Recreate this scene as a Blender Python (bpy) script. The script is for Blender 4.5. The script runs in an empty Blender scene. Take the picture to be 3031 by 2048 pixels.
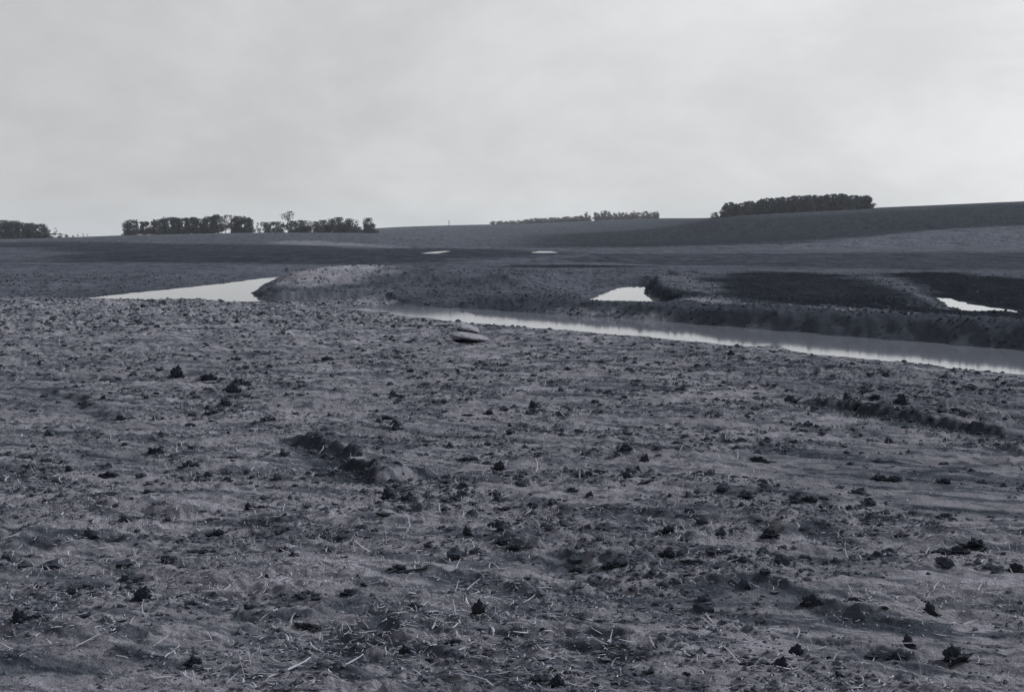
import bpy, math, random
import numpy as np
from mathutils import Vector, Matrix

# ------------------------------------------------------------------ camera, sky, sun, exposure
SC = bpy.context.scene
COL = SC.collection
F = 1334.0                       # focal length in pixels at 1024 wide
CAMZ = 2.8                       # eye above the pond level (z = 0)
PITCH = math.atan(105.5 / F)
cam_d = bpy.data.cameras.new("camera")
cam = bpy.data.objects.new("camera", cam_d)
COL.objects.link(cam)
cam_d.sensor_width = 36.0
cam_d.lens = 36.0 * F / 1024.0
cam_d.clip_start = 0.1
cam_d.clip_end = 20000
cam.location = (0, 0, CAMZ)
cam.rotation_euler = (math.pi / 2 - PITCH, 0, 0)
SC.camera = cam

SUN_AZ = math.radians(62)        # to the right of the view direction
SUN_EL = math.radians(33)
SC.view_settings.view_transform = 'Standard'
SC.view_settings.look = 'None'
SC.view_settings.gamma = 1
SC.view_settings.use_curve_mapping = False
SC.view_settings.exposure = 0.36

world = bpy.data.worlds.new("World")
SC.world = world
world.use_nodes = True
nt = world.node_tree
for n in list(nt.nodes):
    nt.nodes.remove(n)
def N(t, **kw):
    n = nt.nodes.new(t)
    for k, v in kw.items():
        setattr(n, k, v)
    return n
def wmath(op, a, b=None):
    n = N('ShaderNodeMath', operation=op)
    for i, v in enumerate((a, b)):
        if v is None:
            continue
        if isinstance(v, (int, float)):
            n.inputs[i].default_value = v
        else:
            nt.links.new(v, n.inputs[i])
    return n.outputs[0]
wout = N('ShaderNodeOutputWorld')
bg = N('ShaderNodeBackground')
bg.inputs['Strength'].default_value = 0.112
sky = N('ShaderNodeTexSky', sky_type='NISHITA', sun_disc=False)
sky.sun_elevation = SUN_EL
sky.sun_rotation = SUN_AZ
sky.dust_density = 4.0
bw = N('ShaderNodeRGBToBW')
nt.links.new(sky.outputs[0], bw.inputs[0])
tc = N('ShaderNodeTexCoord')
sep = N('ShaderNodeSeparateXYZ')
nt.links.new(tc.outputs['Generated'], sep.inputs[0])
zc = wmath('ADD', wmath('MAXIMUM', sep.outputs[2], 0.0), 0.42)
comb = N('ShaderNodeCombineXYZ')
nt.links.new(wmath('DIVIDE', sep.outputs[0], zc), comb.inputs[0])
nt.links.new(wmath('DIVIDE', sep.outputs[1], zc), comb.inputs[1])
nz = N('ShaderNodeTexNoise')
nz.inputs['Scale'].default_value = 1.7
nz.inputs['Detail'].default_value = 12
nz.inputs['Roughness'].default_value = 0.62
nz.inputs['Distortion'].default_value = 0.2
nt.links.new(comb.outputs[0], nz.inputs['Vector'])
mr = N('ShaderNodeMapRange', interpolation_type='SMOOTHSTEP')
mr.inputs[1].default_value = 0.36
mr.inputs[2].default_value = 0.66
mr.inputs[3].default_value = 5.0
mr.inputs[4].default_value = 6.05
nt.links.new(nz.outputs[0], mr.inputs[0])
# the cloud deck is a little brighter towards the sun and darker away from it
sd = N('ShaderNodeVectorMath', operation='DOT_PRODUCT')
nt.links.new(tc.outputs['Generated'], sd.inputs[0])
sd.inputs[1].default_value = (math.sin(SUN_AZ) * math.cos(SUN_EL * .4), math.cos(SUN_AZ) * math.cos(SUN_EL * .4), math.sin(SUN_EL * .4))
sg = N('ShaderNodeMapRange', interpolation_type='SMOOTHSTEP')
sg.inputs[1].default_value = 0.05
sg.inputs[2].default_value = 1.0
sg.inputs[3].default_value = 0.72
sg.inputs[4].default_value = 1.10
nt.links.new(sd.outputs['Value'], sg.inputs[0])
cl = wmath('MULTIPLY', mr.outputs[0], sg.outputs[0])
tot = wmath('ADD', wmath('MULTIPLY', cl, 0.92), wmath('MULTIPLY', bw.outputs[0], 0.03))
cc = N('ShaderNodeCombineColor')
nt.links.new(wmath('MULTIPLY', tot, 0.985), cc.inputs[0])
nt.links.new(tot, cc.inputs[1])
nt.links.new(wmath('MULTIPLY', tot, 1.01), cc.inputs[2])
nt.links.new(cc.outputs[0], bg.inputs[0])
nt.links.new(bg.outputs[0], wout.inputs[0])

sun_d = bpy.data.lights.new("sun", 'SUN')
sun_d.energy = 3.3
sun_d.angle = math.radians(2.5)
sun_d.color = (1.0, 0.99, 0.975)
sun = bpy.data.objects.new("sun", sun_d)
COL.objects.link(sun)
sv = Vector((math.sin(SUN_AZ) * math.cos(SUN_EL), math.cos(SUN_AZ) * math.cos(SUN_EL), math.sin(SUN_EL)))
sun.rotation_euler = (-sv).to_track_quat('-Z', 'Y').to_euler()

rng = np.random.default_rng(11)
random.seed(5)
K = 1024.0 / 2324.0              # my measuring grid of the photograph -> pixels

# ------------------------------------------------------------------ noise
def _hash(ix, iy, seed):
    h = (ix.astype(np.int64) * 374761393 + iy.astype(np.int64) * 668265263 + seed * 1442695041) & 0xFFFFFFFF
    h = ((h ^ (h >> 13)) * 1274126177) & 0xFFFFFFFF
    h = h ^ (h >> 16)
    return h
def pnoise(x, y, seed=0):
    x0 = np.floor(x); y0 = np.floor(y)
    fx = x - x0; fy = y - y0
    u = fx * fx * fx * (fx * (fx * 6 - 15) + 10); v = fy * fy * fy * (fy * (fy * 6 - 15) + 10)
    def g(dx, dy):
        a = _hash(x0 + dx, y0 + dy, seed).astype(np.float64) * (2 * math.pi / 4294967296.0)
        return np.cos(a) * (fx - dx) + np.sin(a) * (fy - dy)
    return ((g(0, 0) * (1 - u) + g(1, 0) * u) * (1 - v) + (g(0, 1) * (1 - u) + g(1, 1) * u) * v) * 1.5
def fbm(x, y, o=4, seed=0, gain=0.5):
    s = 0; a = 1.0
    for i in range(o):
        s = s + a * pnoise(x * 2 ** i + 17.3 * i, y * 2 ** i - 9.1 * i, seed + i)
        a *= gain
    return s
def sstep(a, b, x):
    t = np.clip((x - a) / (b - a), 0, 1)
    return t * t * (3 - 2 * t)

# ------------------------------------------------------------------ pixel rays (only used to find where things stand on the ground)
def ray(dx, dy):
    px = dx * K; py = dy * K
    a = (px - 512) / F; b = (345.5 - py) / F
    c, s = math.cos(PITCH), math.sin(PITCH)
    return np.array([a, c + b * s, -s + b * c])
def onplane(dx, dy, z=0.0):
    r = ray(dx, dy)
    t = (z - CAMZ) / r[2]
    return (r[0] * t, r[1] * t)

# ------------------------------------------------------------------ far relief: heights surveyed along bearings
DEP = [45, 60, 100, 150, 250, 400, 650, 900, 1300, 2200]
TAB = {
    -300: [0, 666, 616, 589, 564, 554, 541, 544, 546, 552],
    0:    [0, 666, 616, 589, 564, 554, 541, 544, 546, 552],
    150:  [0, 666, 616, 589, 564, 553, 538, 541, 545, 550],
    300:  [0, 666, 616, 589, 564, 552, 532, 537, 543, 550],
    600:  [0, 666, 618, 590, 566, 552, 526, 534, 541, 548],
    860:  [0, 666, 618, 591, 568, 553, 528, 522, 516, 522],
    1000: [0, 666, 618, 591, 568, 553, 532, 520, 511, 517],
    1200: [0, 666, 618, 591, 568, 555, 532, 517, 507, 514],
    1350: [0, 666, 618, 591, 567, 553, 527, 511, 500, 508],
    1500: [0, 666, 618, 591, 566, 550, 517, 503, 494, 502],
    1650: [0, 666, 618, 591, 565, 542, 488, 491, 497, 505],
    1800: [0, 666, 618, 591, 564, 532, 480, 484, 492, 500],
    1960: [0, 666, 618, 591, 562, 524, 472, 476, 486, 496],
    2150: [0, 666, 618, 591, 558, 514, 464, 468, 478, 490],
    2324: [0, 666, 618, 591, 554, 508, 456, 461, 472, 484],
    2700: [0, 666, 618, 591, 550, 500, 448, 454, 466, 480],
}
_xs = sorted(TAB)
_LD = np.log(np.array(DEP, float))
_gx = np.linspace(-300, 2700, 151)
_gl = np.linspace(_LD[0], _LD[-1], 160)
_Z = np.zeros((len(_xs), len(DEP)))
for i, k in enumerate(_xs):
    for j, d in enumerate(DEP):
        if j == 0:
            _Z[i, j] = 0.42
        else:
            _Z[i, j] = CAMZ + d * (545 - TAB[k][j]) * K / F
_rows = np.array([np.interp(_gl, _LD, _Z[i]) for i in range(len(_xs))])
_G = np.array([np.interp(_gx, _xs, _rows[:, j]) for j in range(len(_gl))]).T
def _blur(a, n, axis):
    k = np.hanning(2 * n + 3)[1:-1]; k /= k.sum()
    p = [(0, 0), (0, 0)]; p[axis] = (n, n)
    b = np.pad(a, p, mode='edge')
    return np.apply_along_axis(lambda v: np.convolve(v, k, 'valid'), axis, b)
_G = _blur(_blur(_G, 5, 0), 5, 1)
def far_z(x, y):
    r = np.hypot(x, y)
    az = np.clip(np.arctan2(x, y), -0.52, 0.60)
    dx = np.clip((np.tan(az) * F + 512) / K, -300, 2700)
    d = np.clip(r * np.cos(az), math.exp(_LD[0]), math.exp(_LD[-1]))
    fi = (dx + 300) / 3000 * 150
    fj = (np.log(d) - _gl[0]) / (_gl[-1] - _gl[0]) * 159
    i = np.clip(fi.astype(int), 0, 149); j = np.clip(fj.astype(int), 0, 158)
    a = fi - i; b = fj - j
    z = _G[i, j] * (1 - a) * (1 - b) + _G[i + 1, j] * a * (1 - b) + _G[i, j + 1] * (1 - a) * b + _G[i + 1, j + 1] * a * b
    return z - np.maximum(r - 2200, 0) * 0.02

# ------------------------------------------------------------------ polyline helpers
def seg_dist(x, y, pts, closed=False):
    """unsigned distance, parameter along the line, and side (>0 = left of travel), index of nearest edge"""
    n = len(pts)
    best = np.full(x.shape, 1e18); par = np.zeros(x.shape); side = np.zeros(x.shape); idx = np.zeros(x.shape, int)
    m = n if closed else n - 1
    for i in range(m):
        ax, ay = pts[i]; bx, by = pts[(i + 1) % n]
        ex, ey = bx - ax, by - ay
        L2 = ex * ex + ey * ey + 1e-12
        t = np.clip(((x - ax) * ex + (y - ay) * ey) / L2, 0, 1)
        qx = ax + t * ex; qy = ay + t * ey
        d = (x - qx) ** 2 + (y - qy) ** 2
        mk = d < best
        best = np.where(mk, d, best); par = np.where(mk, (i + t) / m, par); idx = np.where(mk, i, idx)
        side = np.where(mk, ex * (y - ay) - ey * (x - ax), side)
    return np.sqrt(best), par, side, idx
def inside(x, y, pts):
    c = np.zeros(x.shape, bool)
    n = len(pts)
    for i in range(n):
        ax, ay = pts[i]; bx, by = pts[(i + 1) % n]
        if ay == by:
            continue
        k = ((ay > y) != (by > y)) & (x < (bx - ax) * (y - ay) / (by - ay) + ax)
        c ^= k
    return c

# ------------------------------------------------------------------ ponds and channel: (points with the bank slope of the edge that starts there)
def poly(pts, z=0.0):
    return [onplane(a, b, z) for a, b, *_ in pts], [p[2] for p in pts]
CH = [(800, 701, .03), (900, 713, .05), (1064, 733, .05), (1262, 747, .05), (1534, 771, .06), (1722, 788, .06), (1744, 781, .06), (1768, 783, .06), (1786, 795, .06), (1986, 817, .07), (2184, 839, .08), (2420, 860, .1), (2700, 895, .3),
      (2700, 832, .5), (2324, 796, .5), (2080, 774, .5), (1840, 756, .5), (1557, 734, .45), (1380, 720, .40), (1265, 713, .35), (1142, 705, .28), (1023, 698, .10), (940, 694, .05), (880, 695, .035)]
LP = [(190, 675.5, .03), (300, 682, .03), (440, 688, .03), (520, 686, .03), (600, 682, .4), (588, 675, .5), (575, 667, .5), (597, 650, .5), (640, 628, .5), (672, 618, .08), (600, 630, .06), (500, 643, .05), (400, 654, .05), (300, 664, .04)]
RP = [(1341, 678, .08), (1383, 685, .06), (1452, 689, .06), (1515, 688, .7), (1490, 677, .8), (1468, 665, .8), (1464, 650, .03), (1435, 650, .028), (1410, 652, .028), (1373, 664, .028)]
SP = [(2112, 674, .25), (2151, 694, .25), (2181, 706, .1), (2230, 714, .08), (2345, 714.5, .035), (2300, 703, .035), (2200, 689, .035), (2149, 675.5, .035)]
SP = SP[4:] + SP[:4]; RP = RP[6:] + RP[:6]
P1 = [(955, 575, .02), (985, 575.5, .02), (1022, 569.5, .02), (1008, 568.8, .02), (975, 571.5, .02)]
P2 = [(1205, 572.8, .02), (1235, 574.2, .02), (1266, 573, .02), (1250, 569.5, .02), (1225, 569, .02)]
WATERS = []
for nm, L, w in (("channel_water", CH, 0.0), ("pond_water", LP, 0.0), ("pond_water", RP, 0.0), ("pond_water", SP, 0.0)):
    p, s = poly(L, w)
    WATERS.append((nm, p, s, w, 2 if L in (RP, SP) else 0))
# the two field puddles: level found on the relief itself
def march(dx, dy, fn, t0=2.0, t1=3000.0):
    r = ray(dx, dy)
    ts = np.geomspace(t0, t1, 4000)
    X = r[0] * ts; Y = r[1] * ts; Zr = CAMZ + r[2] * ts
    below = Zr < fn(X, Y)
    if not below.any():
        return None
    i = int(np.argmax(below))
    return X[i], Y[i]
for L in (P1, P2):
    cx = sum(p[0] for p in L) / len(L)
    q = march(cx, 572, far_z)
    w = float(far_z(np.array([q[0]]), np.array([q[1]]))[0]) - 0.12
    p, s = poly(L, w)
    WATERS.append(("puddle_water", p, s, w, 1))

# spoil banks: (name, points: display x, display y of the CREST, depth, half-width front, half-width back)
def crest(dx, dy, depth):
    r = ray(dx, dy); t = depth / r[1]
    return (r[0] * t, depth, CAMZ + r[2] * t)
BERMS = [
    # left mound
    ([(655, 640, 71), (700, 617, 73), (760, 605, 76), (820, 600, 79), (866, 601, 81)], 6.5, 6.0),
    # long spoil bank between the mound and the right pond
    ([(880, 612, 78), (960, 618, 74), (1040, 622, 72), (1150, 620, 76), (1230, 618, 82)], 10.0, 8.0),
    ([(1040, 615, 90), (1150, 612, 96), (1300, 608, 104), (1440, 606, 106)], 14.0, 6.0),
    # curved mound beside the right pond
    ([(1380, 607, 101), (1440, 606, 99), (1474, 609, 93), (1490, 620, 82), (1512, 640, 73), (1545, 655, 67), (1590, 672, 62)], 2.6, 5.0),
    # bank of the channel
    ([(930, 686, 60), (1100, 686, 59), (1340, 689, 55.5), (1460, 695, 53), (1557, 694, 49.5), (1749, 697, 44.5), (1838, 708, 42.5), (2118, 720, 38.5), (2324, 729, 35.7), (2600, 742, 33)], 2.9, 3.6),
    # low lit lip leading to the sliver pond
    ([(1850, 632, 86), (1985, 634, 80), (2060, 656, 69), (2098, 670, 63)], 2.0, 3.5),
    # dark bank right of the sliver pond
    ([(2010, 622, 96), (2160, 628, 90), (2324, 640, 84), (2600, 650, 80)], 14.0, 6.0),
    ([(1015, 613, 76), (1055, 612, 74)], 3.6, 4.0),
    ([(930, 607, 74), (960, 612, 71)], 3.2, 4.0),
    ([(1150, 622, 68), (1190, 628, 66)], 3.5, 4.0),
    ([(1290, 630, 72), (1310, 626, 78)], 3.0, 4.0),
    # small hummocks in the basin
    ([(1640, 640, 74), (1760, 640, 70)], 5.0, 5.0),
    ([(1700, 668, 60), (1900, 676, 55)], 2.5, 4.0),
]
_B = []
for pts, wf, wb in BERMS:
    c = [crest(*p) for p in pts]
    _B.append(([(q[0], q[1]) for q in c], np.array([q[2] for q in c]), wf, wb))

# steps and ruts in the near soil: points on the ground, height, reach behind, ramp
def near_z(x, y):
    r = np.hypot(x, y)
    z = 0.92 - 0.0105 * np.clip(r - 4, 0, 46)
    z = z - 0.035 * sstep(0.10, 0.40, x / (np.abs(y) + 1)) * np.clip(r - 8, 0, 20) * 0.35
    return z
STEPS = [
    ([(662, 1003), (700, 1016), (745, 1038), (790, 1062), (822, 1092), (850, 1102)], .13, 1.1),
    ([(1780, 908), (1900, 925), (2000, 948), (2100, 968), (2200, 985), (2330, 1004)], .13, 1.8),
    ([(1560, 1336), (1700, 1338), (1800, 1356), (1880, 1392), (2000, 1424), (2100, 1432), (2190, 1425)], .04, .8),
    ([(750, 1418), (830, 1448), (900, 1470), (970, 1502)], .06, .6),
    ([(0, 1222), (120, 1226), (220, 1228), (290, 1234)], .045, .5),
    ([(880, 1112), (940, 1140), (960, 1170)], .05, .5),
    ([(1100, 1235), (1180, 1258), (1290, 1278), (1380, 1300)], .05, .6),
    ([(1880, 1150), (1960, 1180), (2020, 1200)], .05, .4),
    ([(1640, 1180), (1760, 1196), (1880, 1216), (1960, 1238)], .045, .5),
    ([(1930, 1484), (2000, 1484), (2060, 1506)], .06, .4),
    ([(900, 1300), (980, 1318), (1060, 1330), (1160, 1345), (1260, 1362)], .05, .5),
    ([(1280, 1486), (1370, 1490), (1430, 1520)], .045, .4),
    ([(60, 880), (150, 905), (210, 935), (262, 962)], .07, 1.2),
    ([(0, 1075), (70, 1090), (150, 1098)], .05, .5),
    ([(2250, 1020), (2340, 1040)], .07, .6),
    ([(2050, 1080), (2160, 1066), (2324, 1052)], -.04, .9),
    ([(540, 1400), (600, 1410), (660, 1425)], .05, .4),
]
_S = [([tuple(map(float, march(a, b, near_z))) for a, b in L], h, w) for L, h, w in STEPS]

def height(x, y, detail=True):
    x = np.asarray(x, float); y = np.asarray(y, float)
    r = np.hypot(x, y)
    f = far_z(x, y); n = near_z(x, y)
    k = sstep(44, 60, r)
    z = n * (1 - k) + f * k
    # broad field undulation far off
    z = z + sstep(90, 300, r) * fbm(x / 90, y / 90, 3, 41) * 0.5 * sstep(0, 400, r) * (1 - sstep(560, 640, r))
    # spoil banks
    m = (r > 25) & (r < 130)
    if m.any():
        xm, ym, zm = x[m], y[m], z[m]
        wob = fbm(xm / 3.0, ym / 3.0, 3, 5) * 0.6
        for pts, cz, wf, wb in _B:
            d, t, side, _ = seg_dist(xm, ym, pts)
            tt = t * (len(cz) - 1)
            i = np.clip(tt.astype(int), 0, len(cz) - 2); a = tt - i
            top = cz[i] * (1 - a) + cz[i + 1] * a
            w = np.where(side > 0, wb, wf)
            q = np.clip((d + wob * 0.6) / w, 0, 1)
            q = np.clip(q, 0, 1)
            prof = 1 - q * q * (3 - 2 * q)
            zb = zm + (top - zm) * prof
            zm = np.maximum(zm, zb)
        if detail:
            rm_ = r[m]
            lump = fbm(xm / 1.6, ym / 1.6, 3, 77)
            zm = zm + lump * 0.05 * sstep(0.35, 0.9, zm) * sstep(30, 36, rm_)
            zm = zm + (np.abs(fbm(xm / 0.3, ym / 0.6, 3, 78, .6)) * 0.075 + fbm(xm / .14, ym / .5, 2, 79) * .035) * sstep(.12, .4, zm) * sstep(33, 37, rm_) * (1 - .75 * sstep(54, 62, rm_))
            zm = zm + fbm(xm / 0.9, ym / 2.2, 3, 80) * .05 * sstep(62, 80, rm_)
        z = z.copy(); z[m] = zm
    # near soil: ledges, ruts, hummocks
    if detail:
        m = r < 62
        if m.any():
            xm, ym = x[m], y[m]; rm = r[m]
            u = xm * math.cos(-.42) + ym * math.sin(-.42); v = -xm * math.sin(-.42) + ym * math.cos(-.42)
            zz = np.zeros(xm.shape)
            wx = fbm(xm / 0.4, ym / 0.4, 3, 8) * .14; wy = fbm(xm / 0.4, ym / 0.4, 3, 9) * .14
            for pts, h, w in _S:
                d, t, side, _ = seg_dist(xm + wx, ym + wy, pts)
                endf = sstep(0, .15, t) * sstep(0, .15, 1 - t)
                back = np.where(side > 0, np.exp(-(d / (w * .6)) ** 2), 0) * sstep(0, .13, d)
                front = np.where(side <= 0, -0.12 * np.exp(-(d / (w * .3)) ** 2), 0) * sstep(0, .13, d)
                zz += h * (back + front) * endf * (.8 + .45 * fbm(t * 9 + h * 70, t * 0 + .3, 2, 12)).clip(.1, 1.3)
            calm = smooth_mask(xm, ym)
            zz += fbm(u / 2.4, v / 0.9, 4, 21) * 0.045 * (1 - .5 * calm)
            zz += np.abs(fbm(u / .7, v / .26, 4, 25, .6)) * 0.030 * (1 - .7 * calm)
            cl = fbm(xm / .22, ym / .22, 3, 31)
            rough = sstep(-.3, .5, fbm(xm / 1.6, ym / 1.6, 3, 33))
            band = right_rough(xm, ym)
            zz += np.clip(cl - .12, 0, 1) * (.026 + .05 * band) * (.25 + rough) * (1 - .85 * calm)
            c2 = fbm(xm / .11, ym / .09, 2, 37)
            zz += np.clip(c2 - .05, 0, 1) * .020 * (.3 + rough) * (1 - .8 * calm) * (1 - .6 * sstep(16, 30, rm))
            zz += np.abs(fbm(u / .5, v / .12, 2, 38)) * .012 * (1 - sstep(12, 22, rm))
            zz += np.abs(fbm(xm / .05, ym / .05, 2, 39)) * .006 * (1 - sstep(9, 14, rm)) * (.3 + rough)
            zz += fbm(xm / .075, ym / .075, 2, 35) * .0045 * (1 - sstep(14, 20, rm)) * (1 - .5 * calm)
            zz += fbm(xm / 1.0, ym / 1.0, 3, 36) * .05 * sstep(14, 28, rm)
            z = z.copy(); z[m] += zz * (1 - sstep(50, 62, rm))
    # carve the ponds
    allsd = np.full(x.shape, 99.0); work = []
    for nm, pts, slo, w, kind in WATERS:
        px = [p[0] for p in pts]; py = [p[1] for p in pts]
        mg = 36.0 if kind == 2 else 14.0
        m = (x > min(px) - mg) & (x < max(px) + mg) & (y > min(py) - mg) & (y < max(py) + mg)
        if not m.any():
            continue
        xm, ym = x[m], y[m]
        d, t, s, idx = seg_dist(xm, ym, pts, True)
        ins = inside(xm, ym, pts)
        sc_ = 0.4 if kind == 1 else 1.0
        sdn = np.where(ins, -d, d) + sc_ * (fbm(xm / 1.6, ym / 1.6, 3, 61) * 0.28 + fbm(xm / .4, ym / .4, 2, 63) * .06)
        sl = np.array(slo)[idx]
        sn = sdn.clip(0, None)
        if kind == 2:
            az_ = [a / b for a, b in pts]; q_ = xm / ym
            sl = sl + .05 * np.maximum(np.maximum(min(az_) - q_, q_ - max(az_)), 0) * ym
        z = z.copy(); zm = z[m]
        if kind == 1:
            zm = np.minimum(zm, w + .01 + .03 * sn); zm = np.where(sn < 10, np.maximum(zm, w + .01 + .006 * sn), zm)
            zm = np.where(sdn < 0, w - .05, zm)
        else:
            zm = np.minimum(zm, w + .01 + sl * sn + (.12 * np.clip(sn - 4, 0, None) ** 1.3 if kind == 0 else .25 * np.clip(sn - 22, 0, None) ** 1.5))
            allsd[m] = np.minimum(allsd[m], sdn)
        z[m] = zm
    nearw = (allsd > 0) & (allsd < 90)
    z = np.where(nearw, np.maximum(z, .006 + .012 * allsd.clip(0, 4)), z)
    z = np.where(allsd <= 0, -np.minimum(.4, .12 * (-allsd).clip(0, None)) - .01, z)
    return z

_SM = [[(1650, 1040), (1900, 1015), (2340, 1060), (2340, 1160), (2100, 1165), (1800, 1130)],
       [(30, 868), (150, 872), (260, 920), (250, 975), (150, 950), (40, 905)],
       [(180, 1010), (340, 1020), (340, 1080), (240, 1060), (150, 1030)],
       [(1560, 1340), (1800, 1362), (2000, 1430), (2160, 1440), (2000, 1470), (1800, 1400), (1560, 1365)],
       [(0, 1490), (330, 1500), (330, 1570), (0, 1570)]]
_SMW = [[tuple(map(float, march(a, b, near_z))) for a, b in L] for L in _SM]
def smooth_mask(x, y):
    o = np.zeros(x.shape)
    for p in _SMW:
        d, _, _, _ = seg_dist(x, y, p, True)
        sd_ = np.where(inside(x, y, p), -d, d)
        o = np.maximum(o, 1 - sstep(-.3, .5, sd_))
    return o
_RR = [tuple(map(float, march(a, b, near_z))) for a, b in [(1450, 790), (1700, 800), (2400, 870), (2400, 1010), (2200, 985), (2000, 948), (1780, 908), (1560, 860)]]
def right_rough(x, y):
    d, _, _, _ = seg_dist(x, y, _RR, True)
    sd_ = np.where(inside(x, y, _RR), -d, d)
    return 1 - sstep(-1.2, .6, sd_)

def hz(x, y, detail=True):
    return float(height(np.array([x]), np.array([y]), detail)[0])
def ground_at(dx, dy, detail=False, tmin=2.5):
    q = march(dx, dy, lambda X, Y: height(X, Y, detail), tmin)
    return float(q[0]), float(q[1])

# ------------------------------------------------------------------ mesh helpers
def raw_mesh(name, V, Fc, n, mat, smooth=False):
    me = bpy.data.meshes.new(name)
    V = np.asarray(V, np.float32); Fc = np.asarray(Fc, np.int32).reshape(-1, n)
    me.vertices.add(len(V)); me.vertices.foreach_set('co', V.ravel())
    me.loops.add(Fc.size); me.loops.foreach_set('vertex_index', Fc.ravel())
    me.polygons.add(len(Fc))
    me.polygons.foreach_set('loop_start', np.arange(0, Fc.size, n, dtype=np.int32))
    me.polygons.foreach_set('loop_total', np.full(len(Fc), n, np.int32))
    me.polygons.foreach_set('use_smooth', np.full(len(Fc), bool(smooth)))
    me.update(calc_edges=True)
    if mat:
        me.materials.append(mat)
    return me
def add(name, me, parent=None):
    o = bpy.data.objects.new(name, me)
    COL.objects.link(o)
    if parent:
        o.parent = parent
    return o
def tag(o, label=None, cat=None, group=None, kind=None):
    for k, v in (('label', label), ('category', cat), ('group', group), ('kind', kind)):
        if v:
            o[k] = v
    return o
def ico(sub):
    import bmesh
    bm = bmesh.new(); bmesh.ops.create_icosphere(bm, subdivisions=sub, radius=1)
    V = np.array([v.co[:] for v in bm.verts]); Fc = np.array([[v.index for v in f.verts] for f in bm.faces])
    bm.free()
    return V, Fc

# ------------------------------------------------------------------ materials
TL = (0.955, 0.967, 1.13); TD = (0.83, 0.98, 1.30)
def soil_mat(name, base=None, attr=None, var=0.35, scale=6.0, bump=0.5, bdist=0.02, rough=0.95, fine=60.0):
    m = bpy.data.materials.new(name); m.use_nodes = True
    t = m.node_tree; b = t.nodes['Principled BSDF']
    L = t.links.new
    b.inputs['Roughness'].default_value = rough
    b.inputs['Specular IOR Level'].default_value = 0.0
    geo = t.nodes.new('ShaderNodeTexCoord')
    def noise(sc, det=5, r=.6):
        n = t.nodes.new('ShaderNodeTexNoise')
        n.inputs['Scale'].default_value = sc; n.inputs['Detail'].default_value = det; n.inputs['Roughness'].default_value = r
        L(geo.outputs['Object'], n.inputs['Vector'])
        return n.outputs[0]
    def mt(op, a, c=None):
        n = t.nodes.new('ShaderNodeMath'); n.operation = op
        for i, v in enumerate((a, c)):
            if v is None: continue
            if isinstance(v, (int, float)): n.inputs[i].default_value = v
            else: L(v, n.inputs[i])
        return n.outputs[0]
    n1 = noise(scale, 6); n2 = noise(fine, 4, .7); n3 = noise(scale * .13, 3)
    if attr:
        a = t.nodes.new('ShaderNodeAttribute'); a.attribute_name = attr
        val = a.outputs['Fac']
    else:
        v = t.nodes.new('ShaderNodeValue'); v.outputs[0].default_value = base; val = v.outputs[0]
    mod = mt('ADD', 1.0, mt('MULTIPLY', mt('SUBTRACT', n1, .5), var * 2))
    mod = mt('ADD', mod, mt('MULTIPLY', mt('SUBTRACT', n2, .5), var * 2.2))
    mod = mt('ADD', mod, mt('MULTIPLY', mt('SUBTRACT', n3, .5), var * 1.2))
    val = mt('MULTIPLY', val, mt('MAXIMUM', mod, .25))
    f = t.nodes.new('ShaderNodeMapRange'); f.inputs[1].default_value = .03; f.inputs[2].default_value = .15
    L(val, f.inputs[0])
    mx = t.nodes.new('ShaderNodeMix'); mx.data_type = 'RGBA'
    mx.inputs['A'].default_value = (*TD, 1); mx.inputs['B'].default_value = (*TL, 1)
    L(f.outputs[0], mx.inputs['Factor'])
    vm = t.nodes.new('ShaderNodeVectorMath'); vm.operation = 'SCALE'
    L(mx.outputs['Result'], vm.inputs[0]); L(val, vm.inputs['Scale'])
    L(vm.outputs[0], b.inputs['Base Color'])
    bp = t.nodes.new('ShaderNodeBump'); bp.inputs['Strength'].default_value = bump; bp.inputs['Distance'].default_value = bdist
    L(mt('ADD', n2, mt('MULTIPLY', n1, 1.5)), bp.inputs['Height'])
    L(bp.outputs[0], b.inputs['Normal'])
    return m
M_ground = soil_mat('field_soil', attr='alb', var=.42, scale=5.0, bump=1.0, bdist=.035, fine=45.0)
M_clod = soil_mat('moist_clod', base=.043, var=.35, scale=14, bump=.8, bdist=.01, fine=90)
M_clod_dry = soil_mat('dry_clod', base=.085, var=.4, scale=14, bump=.8, bdist=.01, fine=90)
M_spoil = soil_mat('spoil_lump', base=.048, var=.4, scale=8, bump=.8, bdist=.02, fine=50)
M_rock = soil_mat('pale_rock', base=.22, var=.3, scale=9, bump=.4, bdist=.01, fine=60)
M_rock_shade = soil_mat('shaded_rock_foot', base=.03, var=.3, scale=14, bump=.8, bdist=.01, fine=90)  # dark colour standing in for the shade under the rock fronts
M_straw = soil_mat('dry_straw', base=.30, var=.3, scale=20, bump=.1, bdist=.002, fine=120)
M_stalk = soil_mat('bleached_stalk', base=.32, var=.2, scale=20, bump=.2, bdist=.002, fine=120)
M_crown = soil_mat('foliage', base=.065, var=.5, scale=.6, bump=0, fine=3)
M_crown_pale = soil_mat('sparse_foliage', base=.10, var=.5, scale=.6, bump=0, fine=3)
M_bark = soil_mat('bark', base=.08, var=.3, scale=3, bump=0, fine=12)
M_wood = soil_mat('weathered_post', base=.12, var=.3, scale=3, bump=0, fine=12)

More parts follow.
